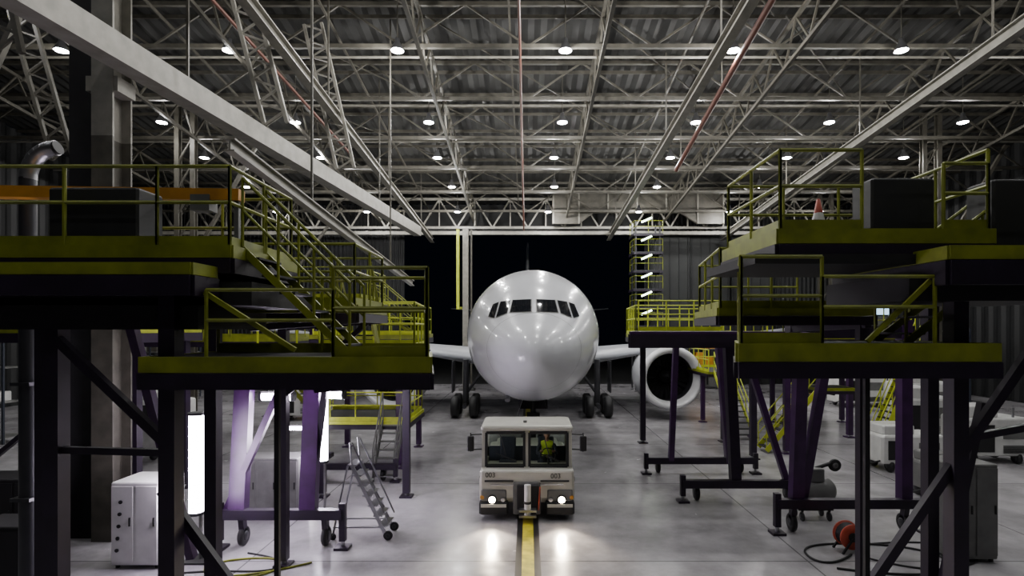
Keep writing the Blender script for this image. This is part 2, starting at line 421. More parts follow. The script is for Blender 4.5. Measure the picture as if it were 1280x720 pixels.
for q in panes:
    for sg in (1,-1):
        cx = sum(p[0] for p in q)/4; cz = sum(p[1] for p in q)/4
        big = [(sg*(cx+(p[0]-cx)*1.10), cz+(p[1]-cz)*1.10) for p in q]
        patch(big, 'grey', .012); patch([(sg*p[0],p[1]) for p in q], 'glassdark', .024)
vs = []; fs = []; t0 = 1.55
for i in range(73):
    a = 2*math.pi*i/72; s_ = math.sin(a)
    for dt in (0,.015):
        u2 = math.sqrt(t0+dt); vs.append((AX+fw(u2)*1.002*math.cos(a), AY+t0+dt-.004, fc(u2)+((ft(u2)-fc(u2)) if s_ > 0 else (fc(u2)-fb(u2)))*1.002*s_))
for i in range(72): fs.append((2*i,2*i+1,2*i+3,2*i+2))
b.add(vs, fs, 'grey', True)
def wing(sg):
    vs = []; fs = []; secs = [(0.5,31.0,3.0,10,1.35),(2.7,31.9,3.15,8.6,1.25),(8,35.0,3.7,5.6,.75),(16,39.6,4.5,3.6,.42),(23.5,44.0,5.3,1.6,.16)]
    prof = [(0,0),(.02,.35),(.1,.75),(.3,1),(.6,.75),(1,.03),(.6,-.55),(.3,-.8),(.1,-.6),(.02,-.3)]; n = len(prof)
    for (x,y,z,c,t) in secs:
        for (u,v) in prof: vs.append((AX+sg*x, y+u*c, z+v*t/2))
    for j in range(len(secs)-1):
        for i in range(n): fs.append((j*n+i, j*n+(i+1)%n, (j+1)*n+(i+1)%n, (j+1)*n+i))
    fs.append(tuple(range((len(secs)-1)*n, len(secs)*n))); b.add(vs, fs, 'wing', True)
    ex, ey, ez = AX+sg*7.55, 30.0, 2.30
    b.lathe((ex,ey,ez),(0,1,0),[(.7,1.30),(.3,1.33),(.1,1.40),(.02,1.47),(0,1.54),(.03,1.63),(.12,1.68),(.3,1.72)],'lip',48)
    b.lathe((ex,ey,ez),(0,1,0),[(.3,1.72),(.9,1.78),(2,1.78),(3.2,1.62),(4.2,1.32),(4.25,1.2)],'plane',48)
    b.lathe((ex,ey,ez),(0,1,0),[(.7,1.30),(.9,1.31),(1.7,1.34)],'gearm',48)
    b.lathe((ex,ey,ez),(0,1,0),[(1.7,1.34),(1.72,.01)],'deck',48)
    b.lathe((ex,ey,ez),(0,1,0),[(.95,.01),(1.1,.14),(1.4,.32),(1.65,.42)],'fan',24)
    for i in range(22):
        a = 2*math.pi*i/22; a2 = a+.16
        p = lambda r,an,y: (ex+r*math.cos(an), ey+y, ez+r*math.sin(an))
        b.add([p(.38,a,1.4),p(1.32,a,1.48),p(1.32,a2,1.66),p(.38,a2,1.66)],[(0,1,2,3)],'fan')
    b.add([(ex-.15,ey+1.2,ez+1.7),(ex+.15,ey+1.2,ez+1.7),(ex+.2,ey+7,ez+1.4),(ex-.2,ey+7,ez+1.4),(ex,ey+1.6,ez+1.9),(ex+.12,ey+6,ez+2.0),(ex-.12,ey+6,ez+2.0),(ex-.2,ey+5,ez+.8),(ex+.2,ey+5,ez+.8)],
          [(0,4,6,3),(0,1,4),(4,1,2,5),(4,5,6),(3,6,5,2),(0,3,7),(1,8,2),(0,7,8,1),(7,3,2,8)],'plane')
    gx = AX+sg*3.75
    b.cyl((gx,32,3.2),(gx,32,.7),.17,'gearm',12); b.cyl((gx,31.2,.62),(gx,32.8,.62),.13,'gearm',10)
    b.cyl((gx,32,1.2),(gx-sg*1.2,32,2.9),.08,'gearm',8)
    for yy in (31.25,32.75):
        for dx in (-.52,.52): b.wheel((gx+dx,yy,.6),.6,.42,hub='black')
    b.box(gx+sg*.75,gx+sg*.8,31.9,33.2,1.3,3.1,'gearm')
    secs2 = [(.3,58.5,6.4,5.5,.5),(9,64,7.2,2,.15)]; vs = []; fs = []
    for (x,y,z,c,t) in secs2:
        for (u,v) in prof: vs.append((AX+sg*x,y+u*c,z+v*t/2))
    for i in range(n): fs.append((i,(i+1)%n,n+(i+1)%n,n+i))
    fs.append(tuple(range(n,2*n))); b.add(vs,fs,'wing',True)
for sg in (-1,1): wing(sg)
b.lathe((AX,28,2.6),(0,1,0),[(0,.05),(.8,.9),(2.5,1.55),(10,1.6),(13,1.1),(15,.1)],'plane',32)
vs = []; fs = []
for (y,z,c,t) in ((54,7.2,9.5,.55),(61,14.3,4,.3)):
    for (u,v) in [(0,0),(.05,.5),(.3,1),(1,.05),(1,-.05),(.3,-1),(.05,-.5)]: vs.append((AX-.25+v*t/2, y+u*c, z))
for i in range(7): fs.append((i,(i+1)%7,7+(i+1)%7,7+i))
fs.append(tuple(range(7,14))); b.add(vs,fs,'plane')
gy = 21.6
b.cyl((AX,gy,2.5),(AX,gy,.5),.11,'gearm',12); b.cyl((AX-.5,gy,.48),(AX+.5,gy,.48),.07,'gearm',8)
b.cyl((AX,gy,1.3),(AX,gy+1.2,2.3),.06,'gearm',8)
for dx in (-.33,.33): b.wheel((AX+dx,gy,.48),.48,.3)
for sg in (-1,1): b.add([(AX+sg*.35,gy-1.2,2.5),(AX+sg*.35,gy+.8,2.4),(AX+sg*.62,gy+.8,1.6),(AX+sg*.62,gy-1.2,1.7)],[(0,1,2,3),(3,2,1,0)],'grey')
b.box(AX-.25,AX+.25,gy-.25,gy+.1,1.2,1.75,'deck'); b.box(AX-.55,AX+.55,gy-.1,gy+.1,1.9,2.3,'deck')
for sg in (-1,1): b.lathe((AX+sg*.18,gy-.27,1.5),(0,1,0),[(0,.01),(0,.1),(.06,.11)],'metal',12)
b.cyl((AX-.95,20.6,2.55),(AX-.95,20.4,2.36),.1,'metal',10)
b.done()

b = B('towbar'); b.cyl((.1,19.75,.55),(AX,21.0,.5),.06,'orange',10); b.wheel((.15,20.3,.2),.2,.1)
b.cyl((.15,20.3,.5),(.15,20.3,.2),.03,'metal',6); b.beam((AX-.3,21.0,.48),(AX+.3,21.0,.48),.08,.1,'orange'); b.done()

# ---------------------------------------------------------------- pushback tug
TX = -.03; Y0 = 14.55
b = B('pushback_tug')
W = 1.25
b.rbox(TX-W,TX+W,Y0+.12,Y0+4.7,.42,1.12,'cream',.08)
b.rbox(TX-W+.02,TX+W-.02,Y0+.02,Y0+.9,.55,1.30,'cream',.06)
for sg in (-1,1):
    x0, x1 = sorted((TX+sg*.48, TX+sg*1.24))
    b.rbox(x0,x1,Y0-.06,Y0+.5,.16,.5,'black',.05)
    b.box(x0+.05,x1-.05,Y0-.08,Y0-.05,.36,.44,'cream')
    b.rbox(x0+.05,x1-.05,Y0-.02,Y0+.2,.50,.80,'grey',.03)
    cx = TX+sg*.90
    b.lathe((cx,Y0-.05,.55),(0,1,0),[(0,.01),(0,.085),(.03,.10),(.12,.11)],'head',16)
    b.lathe((cx,Y0-.06,.55),(0,1,0),[(0,.085),(0,.12),(.12,.125)],'black',16)
    b.lathe((cx-sg*.28,Y0-.05,.55),(0,1,0),[(0,.01),(0,.06),(.1,.07)],'metal',12)
    b.lathe((TX+sg*1.16,Y0-.03,.60),(0,1,0),[(0,.01),(0,.05),(.05,.06)],'orange',12)
    for yy in (Y0+1.0, Y0+3.7):
        b.wheel((TX+sg*1.06,yy,.45),.45,.32)
        b.box(TX+sg*1.06-.22,TX+sg*1.06+.22,yy-.55,yy+.55,.9,1.0,'black')
    b.cyl((TX+sg*1.15,Y0+.5,2.15),(TX+sg*1.5,Y0+.4,2.15),.018,'black',6)
    b.cyl((TX+sg*1.15,Y0+.5,1.75),(TX+sg*1.5,Y0+.4,1.75),.018,'black',6)
    b.cyl((TX+sg*1.5,Y0+.4,1.7),(TX+sg*1.5,Y0+.4,2.2),.018,'black',6)
    b.rbox(TX+sg*1.5-.09,TX+sg*1.5+.09,Y0+.34,Y0+.42,1.72,2.12,'black',.02)
b.box(TX-1.1,TX-.35,Y0-.01,Y0+.03,1.0,1.04,'black'); b.box(TX+.35,TX+1.1,Y0-.01,Y0+.03,1.0,1.04,'black')
b.cyl((TX-.95,Y0-.03,.93),(TX-.35,Y0-.03,.93),.018,'metal',6); b.cyl((TX+.35,Y0-.03,.93),(TX+.95,Y0-.03,.93),.018,'metal',6)
b.rbox(TX-.36,TX+.36,Y0-.04,Y0+.4,.16,1.0,'grey',.04)
b.rbox(TX-.26,TX+.3,Y0-.1,Y0,.30,.94,'deck',.03)
b.cyl((TX+.02,Y0-.2,.2),(TX+.02,Y0-.2,.98),.085,'white',14); b.cyl((TX+.02,Y0-.2,.5),(TX+.02,Y0-.2,.56),.1,'black',14)
b.box(TX-.2,TX+.24,Y0-.3,Y0,.3,.36,'metal'); b.box(TX-.2,TX+.24,Y0-.3,Y0,.16,.22,'metal')
b.cyl((TX+.3,Y0-.1,.3),(TX+.34,Y0-.12,.9),.02,'coneo',6)
CX0, CX1, CY0, CY1 = TX-1.2, TX+1.2, Y0+.35, Y0+1.88
zt, zb = 2.26, 1.26
def slant(x, y, z): return (x, y+(.12*(z-zb) if y < Y0+1 else 0), z)
for x in (CX0+.05, TX, CX1-.05):
    b.beam(slant(x,CY0,zb), slant(x,CY0,zt), .1, .08, 'cream')
for x in (CX0+.05, CX1-.05):
    b.beam((x,CY1,1.0),(x,CY1,zt),.1,.08,'cream'); b.beam((x,Y0+1.15,1.0),(x,Y0+1.15,zt),.06,.06,'cream')
    b.box(x-.03,x+.03,CY0,CY1,1.0,zb,'cream')
b.box(CX0,CX1,CY1-.04,CY1,1.0,1.55,'navy')
b.rbox(CX0-.03,CX1+.03,CY0-.02,CY1+.05,zt,zt+.14,'cream',.06)
b.box(CX0,CX1,CY0,CY0+.1,zb-.12,zb+.02,'cream')
for (a0,a1) in ((CX0+.12,TX-.07),(TX+.07,CX1-.12)):
    f0 = slant(0,CY0,zb+.06)[1]-.03; f1 = slant(0,CY0,zt-.06)[1]-.03
    c = [(a0,f0,zb+.06),(a1,f0,zb+.06),(a1,f1,zt-.06),(a0,f1,zt-.06)]
    b.add(c,[(0,1,2,3)],'glass')
    for i in range(4): b.beam(c[i],c[(i+1)%4],.07,.07,'black')
    m_ = (a0+a1)/2
    b.beam((m_-.15,f1-.03,zt-.06),(m_+.02,f0-.02,zb+.35),.02,.02,'black')
    b.beam((m_-.25,f0-.03,zb+.42),(m_+.3,f0-.03,zb+.2),.025,.025,'black')
for x in (CX0+.05,CX1-.05):
    b.add([(x,CY0+.1,zb),(x,CY1-.05,zb),(x,CY1-.05,zt),(x,CY0+.15,zt)],[(0,1,2,3)],'glass')
b.add([(CX0+.1,CY1,1.56),(CX1-.1,CY1,1.56),(CX1-.1,CY1,zt),(CX0+.1,CY1,zt)],[(0,1,2,3)],'glass')
b.box(CX0+.1,CX1-.1,CY0+.05,CY0+.3,1.1,1.32,'deck')
for x in (-.55,.55):
    b.rbox(TX+x-.25,TX+x+.25,Y0+1.25,Y0+1.7,1.05,1.22,'navy',.05); b.rbox(TX+x-.23,TX+x+.23,Y0+1.68,Y0+1.8,1.2,1.85,'navy',.05)
c = Vector((TX+.58,Y0+.82,1.52)); ax = Vector((0,-.8,.6)).normalized(); prev = None
_, _, a_, e_ = b.frame(c, c+ax)
for i in range(17):
    t = 2*math.pi*i/16; p = c+a_*math.cos(t)*.2+e_*math.sin(t)*.2
    if prev: b.cyl(prev,p,.016,'black',6,caps=False)
    prev = p
b.cyl(c-a_*.2,c+a_*.2,.014,'black',6); b.cyl(c,(TX+.58,Y0+.5,1.25),.025,'black',6)
b.cyl((TX-.05,CY0+.5,zt+.12),(TX-.05,CY0+.5,zt+.2),.05,'grey',12)
b.rbox(TX-1.0,TX+1.0,Y0+2.4,Y0+4.4,1.08,1.3,'cream',.05); b.cyl((TX,Y0+4.6,.6),(TX,Y0+5.1,.6),.1,'metal',10)
tug = b.done(.006)
def text(s, x, y, z, size, parent):
    cu = bpy.data.curves.new('fleet_number','FONT'); cu.body = s; cu.size = size; cu.extrude = .003; cu.align_x = 'CENTER'
    cu.materials.append(M['black']); ob = bpy.data.objects.new('fleet_number',cu); ob.location = (x,y,z); ob.rotation_euler = (math.pi/2,0,0)
    scene.collection.objects.link(ob); ob.parent = parent
text('003', TX-.95, Y0+.008, 1.12, .18, tug); text('003', TX+.75, Y0+.008, 1.09, .18, tug)
for sg in (-1,1):
    light('SPOT',(TX+sg*.9,Y0-.1,.55),700,(1,.84,.64),tug,'headlight_beam',rot=(math.radians(78),0,math.pi),size=.08,spot_size=1.3,spot_blend=.9)
light('POINT',(TX,Y0+.95,2.15),4,(1,.97,.88),tug,'cab_fill_light',size=.06)  # added fill without a fixture, so the driver shows through the windscreen

# ---------------------------------------------------------------- driver
def skinned(name, verts, edges, radii, k, root=0, sub=2, parent=None):
    me = bpy.data.meshes.new(name); me.from_pydata([tuple(v) for v in verts], edges, []); me.update()
    ob = bpy.data.objects.new(name, me); scene.collection.objects.link(ob)
    ob.modifiers.new('skin','SKIN')
    for i, r in enumerate(radii):
        sv = me.skin_vertices[0].data[i]; sv.radius = (r, r) if not isinstance(r, tuple) else r; sv.use_root = (i == root)
    ss = ob.modifiers.new('sub','SUBSURF'); ss.levels = sub; ss.render_levels = sub
    me.materials.append(M[k])
    if parent: ob.parent = parent
    return ob
drv = bpy.data.objects.new('tug_driver', None); scene.collection.objects.link(drv)
dx, dy = TX+.57, Y0+1.42
P = lambda x,y,z: (dx+x, dy+y, z)
skinned('torso_vest',[P(0,.05,1.27),P(0,.06,1.42),P(0,.05,1.6),P(0,.04,1.72),P(0,.02,1.80),P(-.17,.03,1.71),P(.17,.03,1.71)],
        [(0,1),(1,2),(2,3),(3,4),(3,5),(3,6)],[(.17,.12),(.16,.12),(.17,.12),(.13,.1),(.06,.06),.07,.07],'vest',0,2,drv)
for sg, nm in ((-1,'l'),(1,'r')):
    hx = sg*.17
    skinned('arm_'+nm,[P(sg*.17,.03,1.70),P(sg*.24,-.02,1.60),P(sg*.27,-.12,1.45),P(sg*.24,-.3,1.5),P(hx,-.46,1.56)],
            [(0,1),(1,2),(2,3),(3,4)],[.065,.058,.048,.042,.03],'navy',0,2,drv)
    skinned('palm_'+nm,[P(hx,-.45,1.56),P(hx,-.49,1.59),P(hx*.97,-.53,1.62)],[(0,1),(1,2)],[.028,(.04,.02),(.042,.018)],'skin',0,1,drv)
    for j in range(4):
        o_ = (-.03+.02*j)*sg; ln = (.9,1.05,1,.8)[j]
        skinned('finger_%s_%d'%(nm,j+1),[P(hx+o_,-.53,1.62),P(hx+o_,-.56*1,1.64),P(hx+o_,-.585,1.62-.012*ln),P(hx+o_,-.57,1.59-.012*ln)],
                [(0,1),(1,2),(2,3)],[.009,.0088,.0082,.0075],'skin',0,1,drv)
    skinned('thumb_'+nm,[P(hx-sg*.03,-.49,1.59),P(hx-sg*.05,-.52,1.605),P(hx-sg*.045,-.55,1.6)],[(0,1),(1,2)],[.011,.010,.009],'skin',0,1,drv)
    skinned('leg_'+nm,[P(sg*.09,.05,1.27),P(sg*.12,-.2,1.31),P(sg*.13,-.4,1.30),P(sg*.13,-.46,1.2),P(sg*.13,-.5,1.02)],
            [(0,1),(1,2),(2,3),(3,4)],[.1,.085,.068,.06,.045],'navy',0,2,drv)
b = B('head')
hz = 1.96; hc = (dx, dy-.02, hz)
b.ell(hc,.077,.095,.115,'skin',20,14)
b.ell((dx,dy-.045,hz-.055),.055,.07,.06,'skin',16,10)
b.cyl((dx,dy+.01,hz-.18),(dx,dy,hz-.06),.052,'skin',14)
b.ell((dx,dy+.008,hz+.035),.083,.098,.095,'hair',18,12)
b.add([(dx-.014,dy-.11,hz-.035),(dx+.014,dy-.11,hz-.035),(dx,dy-.113,hz+.012),(dx,dy-.138,hz-.03)],[(0,1,3),(1,2,3),(2,0,3)],'skin')
for sg in (-1,1):
    b.ell((dx+sg*.03,dy-.103,hz+.008),.014,.009,.008,'white',10,6); b.ell((dx+sg*.03,dy-.111,hz+.008),.006,.004,.006,'hair',8,6)
    b.beam((dx+sg*.018,dy-.112,hz+.028),(dx+sg*.045,dy-.1,hz+.026),.006,.006,'hair')
    b.ell((dx+sg*.079,dy-.01,hz-.005),.01,.02,.03,'skin',10,8)
b.beam((dx-.022,dy-.112,hz-.063),(dx+.022,dy-.112,hz-.063),.006,.008,'red')
h = b.done(); h.parent = drv
b = B('shoes')
for sg in (-1,1): b.rbox(dx+sg*.13-.045,dx+sg*.13+.045,dy-.62,dy-.42,.98,1.05,'black',.02)
b.done().parent = drv

# ---------------------------------------------------------------- left docks
def leg(b, x, y, z1, w=.28, k='purple_shaded', foot=True):
    b.beam((x,y,.12 if foot else 0),(x,y,z1),w,w,k)
    if foot:
        b.box(x-w*.9,x+w*.9,y-w*.9,y+w*.9,0,.05,k); b.cyl((x,y,.02),(x,y,.2),.06,'metal',8)
def basebeam(b, x0, x1, y, z=.6, h=.22, k='purple_shaded'):
    b.beam((x0,y,z),(x1,y,z),.2,h,k)
    for x in (x0,x1):
        b.beam((x,y,z+.25),(x,y,.18),.14,.14,k); b.cyl((x,y,.2),(x,y,.05),.05,'metal',8); b.box(x-.16,x+.16,y-.16,y+.16,0,.06,k)
    for x in (x0+.45,x1-.45):
        b.wheel((x,y+.2,.22),.22,.12); b.beam((x,y+.2,.25),(x,y+.1,z),.12,.16,k)

b = B('maintenance_dock')
LP = [(-4.85,7.0),(-1.22,7.0),(-1.5,8.6),(-4.85,8.6)]
b.deck(LP,4.63,.2,.2)
b.rail([(-2.45,7.05),(-1.27,7.05),(-1.55,8.5),(-4.7,8.5)],4.63,1.13,1.3)
b.rail([(-4.05,7.05),(-2.45,7.05)],4.63,.85,1.6,toe=False)
b.deck([(-7.6,7.5),(-3.97,7.5),(-3.97,9.6),(-7.6,9.6)],6.1,.17,.2)
b.rail([(-7.5,7.55),(-5.0,7.55),(-4.02,7.55),(-4.02,9.5),(-7.5,9.5)],6.1,1.08,1.15)
b.deck([(-7.2,6.9),(-4.15,6.9),(-4.15,7.45),(-7.2,7.45)],5.80,.15,.25)
b.box(-7.4,-3.7,7.5,9.6,5.3,5.62,'deck'); b.box(-7.2,-4.3,7.3,9.2,4.98,5.3,'deck')
b.stair((-2.5,8.2,4.63),(-4.0,8.2,6.1),.7,st=.1)
b.beam((-4.1,7.1,5.45),(-2.95,7.1,4.72),.05,.06,'yellow')
b.deck([(-5.3,9.8),(-3.0,9.8),(-3.05,12),(-5.3,12)],5.4,.14,.16)
b.rail([(-5.3,9.85),(-3.05,9.85),(-3.1,11.9),(-5.3,11.9)],5.4,1.08,1.1)
b.deck([(-6.4,13),(-2.6,13),(-3.0,17),(-6.4,17)],4.5,.15,.2)
b.rail([(-6.3,13.05),(-2.65,13.05),(-3.05,16.9),(-6.3,16.9)],4.5,1.1,.9,k='yellowb')
b.stair((-3.7,12.6,4.5),(-3.7,11.9,5.4),.7)
for (x,y,z) in ((-6.4,7.6,5.3),(-4.65,7.3,5.7),(-5.62,10.0,5.2),(-7.3,8.5,5.7)): leg(b,x,y,z,.21)
b.beam((-3.2,7.15,0),(-3.2,7.15,4.3),.06,.06,'deck'); b.beam((-1.6,8.4,4.3),(-3.2,8.4,4.1),.1,.15,'purple_shaded')
b.beam((-6.4,7.6,3.35),(-4.65,7.4,3.35),.08,.09,'purple_shaded'); b.beam((-6.4,7.55,4.9),(-4.7,7.4,3.4),.09,.12,'purple_shaded')
b.beam((-4.9,7.5,2.83),(-2.85,7.5,.05),.1,.12,'purple_shaded')
b.beam((-6.5,9.2,5.0),(-6.0,10.0,.9),.14,.14,'purple_shaded2'); b.beam((-5.6,10.0,.5),(-7.3,8.5,.5),.12,.16,'purple_shaded')
basebeam(b,-7.0,-4.2,12.7,.78)
for x in (-5.0,-6.6):
    b.beam((x,12.75,.7),(x,13.1,4.2),.36,.25,'purple_shaded2')
b.beam((-5.4,12.8,4.2),(-6.9,12.8,.8),.14,.14,'purple_shaded2')
b.beam((-5.0,12.9,1.0),(-4.6,12.9,4.2),.12,.12,'purple_shaded')
for (x,y) in ((-3.6,16.6),(-6.1,16.6)): leg(b,x,y,4.2,.2,'purple_shaded')
for (x,y) in ((-5.15,11.8),): leg(b,x,y,5.2,.18,'purple_shaded')
b.beam((-5.1,10.3,5.0),(-3.1,10.3,5.15),.1,.12,'purple_shaded'); b.beam((-5.1,11.8,5.0),(-3.1,11.8,5.15),.1,.12,'purple_shaded'); b.beam((-5.1,11.8,3.6),(-3.4,11.8,5.1),.1,.1,'purple_shaded')
b.rbox(-6.65,-5.4,7.75,8.3,6.1,6.95,'black',.03)
b.done()

b = B('wing_dock')
b.deck([(-7.6,19.5),(-3.9,19.5),(-4.1,24),(-7.6,24)],4.75,.15,.2); b.rail([(-7.5,19.55),(-3.95,19.55),(-4.15,23.9),(-7.5,23.9)],4.75,1.1,.8,k='yellowb')
b.deck([(-8.6,20.2),(-6,20.2),(-6,23.8),(-8.6,23.8)],6.1,.15,.2); b.rail([(-8.6,20.2),(-6.05,20.2),(-6.05,23.7)],6.1,1.1,.9)
b.stair((-4.4,21.5,4.75),(-6,21.5,6.1),.7,'yellow',st=.1)
b.deck([(-7.8,19.5),(-4.2,19.5),(-4.2,22.5),(-7.8,22.5)],1.75,.12,.16,'yellowb'); b.rail([(-7.8,19.55),(-4.25,19.55),(-4.25,22.4),(-7.8,22.4)],1.75,1.0,.8,k='yellowb')
b.stair((-4.7,18.2,.05),(-4.7,19.5,1.75),.7,'grey')
for x in (-7.6,-4.6):
    for y in (20,23.6): leg(b,x,y,4.5,.2,'purple_shaded2')
leg(b,-8.4,21.9,5.9,.22,'purple_shaded2'); basebeam(b,-7.2,-4.3,17.9+.3,.5,.18)
b.beam((-7,18.2,.5),(-7,20.0,.5),.14,.14,'purple_shaded')
b.done()

# ---------------------------------------------------------------- right docks
b = B('maintenance_dock')
b.deck([(2.62,7.0),(5.9,7.0),(5.9,8.6),(3.2,8.6)],4.80,.23,.2)
b.rail([(3.2,8.5),(2.68,7.05),(3.7,7.05)],4.80,1.1,1.2); b.rail([(3.7,7.05),(5.12,7.05)],4.80,.85,1.5,toe=False)
b.beam((4.3,7.1,4.83),(5.1,7.1,5.60),.04,.06,'yellow')
b.deck([(3.35,7.5),(6.25,7.5),(6.25,9.6),(3.35,9.6)],6.32,.2,.2)
b.rail([(6.2,7.55),(6.2,9.5),(3.4,9.5),(3.4,7.55)],6.32,1.08,1.1); b.rail([(3.4,7.55),(4.5,7.55)],6.32,1.08,1.2); b.rail([(5.6,7.55),(6.2,7.55)],6.32,.9,.7)
b.deck([(5.15,6.85),(7.6,6.85),(7.6,9.4),(5.15,9.4)],6.0,.17,.3)
b.rail([(7.5,6.95),(6.25,6.95)],6.0,1.08,.8); b.box(3.0,6.2,7.4,9.4,5.85,5.98,'deck'); b.box(4.9,7.4,7.2,9.2,5.35,5.7,'deck')
b.rbox(4.85,5.75,7.9,8.4,6.32,7.12,'black',.03)
b.rbox(6.4,7.3,7.7,8.2,6.0,7.05,'black',.03)
b.stair((5.3,8.2,4.80),(6.9,8.2,6.0),.7,st=.1)
b.deck([(3.4,10),(6.2,10),(6.2,13),(3.9,13)],5.35,.14,.16); b.rail([(6.2,10.05),(3.45,10.05),(3.95,12.9),(6.2,12.9)],5.35,1.08,1.0)
b.deck([(2.55,14),(6.4,14),(6.4,18.6),(3.6,18.6)],4.9,.06,.34,'purple_shaded2')
b.rail([(3.65,18.5),(6.4,18.5)],4.9,1.0,.9,k='yellowb')
b.deck([(4.0,21),(9,21),(9,25),(4.4,25)],4.75,.15,.2,'yellow'); b.rail([(9,21.05),(4.05,21.05),(4.4,24.9),(9,24.9)],4.75,1.1,.85,k='yellowb')
for (x,y) in ((5.73,7.5),(7.3,7.8)): leg(b,x,y,5.6,.2)
leg(b,6.6,9.2,5.6,.18)
b.beam((4.32,7.15,0),(4.32,7.15,4.4),.06,.06,'deck')
b.beam((6.75,7.5,4.72),(3.55,7.5,.05),.1,.12,'purple_shaded'); b.beam((5.73,7.5,3.5),(7.3,7.6,3.75),.08,.09,'purple_shaded')
b.beam((6.6,9,.6),(7.3,9,3.8),.1,.12,'purple_shaded')
basebeam(b,6.05,9.7,13.6,.74)
b.beam((6.55,13.7,.7),(6.55,13.4,4.9),.28,.25,'purple_shaded2'); b.beam((6.75,13.8,.8),(7.3,13.6,4.6),.2,.2,'purple_shaded2')
b.beam((9.2,13.7,.7),(9.2,13.7,5.2),.26,.26,'purple_shaded2'); b.beam((6.3,13.6,4.9),(9.4,13.7,4.9),.2,.3,'purple_shaded'); b.beam((6.2,13.0,5.0),(6.55,13.6,4.7),.2,.2,'purple_shaded')
b.beam((6.2,10.2,5.1),(6.2,13.4,5.0),.12,.2,'purple_shaded'); leg(b,6.2,10.4,5.2,.16)
basebeam(b,4.45,8.0,16.1,.52)
b.beam((6.0,16.2,.5),(5.8,16.2,4.6),.28,.25,'purple_shaded'); b.beam((7.5,16.2,.5),(6.2,16.2,4.6),.16,.16,'purple_shaded2')
basebeam(b,4.05,7.8,19.2,.46)
b.beam((4.9,19.2,.4),(4.9,18.5,4.7),.18,.18,'purple_shaded2'); b.beam((6.9,19.2,.4),(6.3,18.5,4.7),.24,.24,'purple_shaded2')
for (x,y) in ((8.6,21.4),(8.6,24.6),(5,24.4)): leg(b,x,y,4.5,.22,'purple_shaded')
b.done()

b = B('wing_dock')
b.deck([(10,22),(15,22),(15,26),(10,26)],4.7,.15,.2); b.rail([(15,22.05),(10.05,22.05),(10.05,25.9),(15,25.9)],4.7,1.1,.9)
b.stair((9.5,22.7,.1),(11.6,22.7,2.6),.8,'yellowb'); b.stair((9.7,25,.1),(9.7,28,2.8),.8,'yellowb')
b.deck([(11.5,22.3),(13,22.3),(13,23.5),(11.5,23.5)],2.6,.12,.12)
for x in (10.3,14.7):
    for y in (22.3,25.6): leg(b,x,y,4.5,.22,'purple_shaded2')
b.stair((12.9,21.2,.1),(14.9,21.2,4.7),.7,'yellowb')
b.deck([(9,28),(17,28),(17,31.5),(9,31.5)],2.8,.12,.14); b.rail([(17,28.05),(10.2,28.05)],2.8,1.1,.9,k='yellowb'); b.rail([(9.05,28.05),(9.05,31.4),(17,31.4)],2.8,1.1,.9,k='yellowb')
for x in (9.3,13,16.7): leg(b,x,29.8,2.6,.2,'purple_shaded2')
# control console with lit monitor standing on this dock
b.rbox(14.0,14.9,23.0,23.6,4.7,5.5,'grey',.04); b.box(14.1,14.8,22.96,23.0,5.55,5.95,'screen'); b.box(14.08,14.82,23.0,23.05,5.5,5.98,'black')
b.done()
b = B('wing_dock')
b.deck([(-16,22),(-9.5,22),(-9.5,26),(-16,26)],4.6,.15,.2); b.rail([(-16,22.05),(-9.55,22.05),(-9.55,25.9),(-16,25.9)],4.6,1.1,1)
b.deck([(-16,15),(-10.5,15),(-10.5,18),(-16,18)],5.0,.15,.25); b.rail([(-16,15.05),(-10.6,15.05),(-10.6,17.9)],5.0,1.1,1)
for x in (-15.7,-12.6,-10.8):
    for y in (15.4,17.6): leg(b,x,y,4.8,.24,'purple_shaded')
for x in (-15.7,-9.8):
    for y in (22.3,25.6): leg(b,x,y,4.4,.24,'purple_shaded')
b.beam((-15.7,15.4,.6),(-10.8,15.4,4.6),.12,.12,'purple_shaded')
b.stair((-9.6,27.5,.1),(-12.5,27.5,3.2),.8); b.done()

b = B('gantry_hoist'); b.beam((-8.6,8.9,7.16),(-4.55,8.9,7.1),.2,.18,'orange'); b.box(-5.3,-5.0,8.78,9.02,6.85,7.1,'grey')
b.beam((-4.62,8.9,6.12),(-4.62,8.9,7.1),.07,.07,'grey'); b.beam((-7.3,8.9,6.12),(-7.3,8.9,7.1),.1,.1,'grey'); b.done()

b = B('tail_dock_tower')
for i in range(6):
    z = 5.2+i*1.45
    b.deck([(8.3,44),(10.6,44),(10.6,45.9),(8.3,45.9)],z,.1,.1,'gearm'); b.rail([(8.35,45.8),(8.35,44.05),(10.6,44.05)],z,1.0,1.2,.025,toe=False)
    b.beam((8.9,43.9,z+.85),(9.7,43.9,z+1.2),.13,.13,'tubeg'); b.beam((9.7,43.9,z+1.2),(9.7,44.05,z+1.2),.05,.05,'grey'); b.beam((8.9,43.9,z+.85),(8.9,44.05,z+.85),.05,.05,'grey')
for x in (8.5,10.4):
    for y in (44.2,45.7): leg(b,x,y,13.4,.12,'gearm')
b.done()
b = B('tail_dock_tower')
b.beam((-5.0,45,0),(-5.0,45,12.9),.45,.6,'steel2'); b.beam((-4.55,45,0),(-4.55,45,12.9),.12,.3,'steel')
b.beam((-5.62,45,6.5),(-5.62,45,12.9),.22,.4,'yellowb'); b.beam((-5.62,45,6.6),(-5.0,45,6.6),.2,.2,'yellow'); b.beam((-5.62,45,12.6),(-4.5,45,12.6),.2,.3,'steel2'); b.box(-5.5,-4.3,44.4,45.6,0,.2,'grey')
b.done()

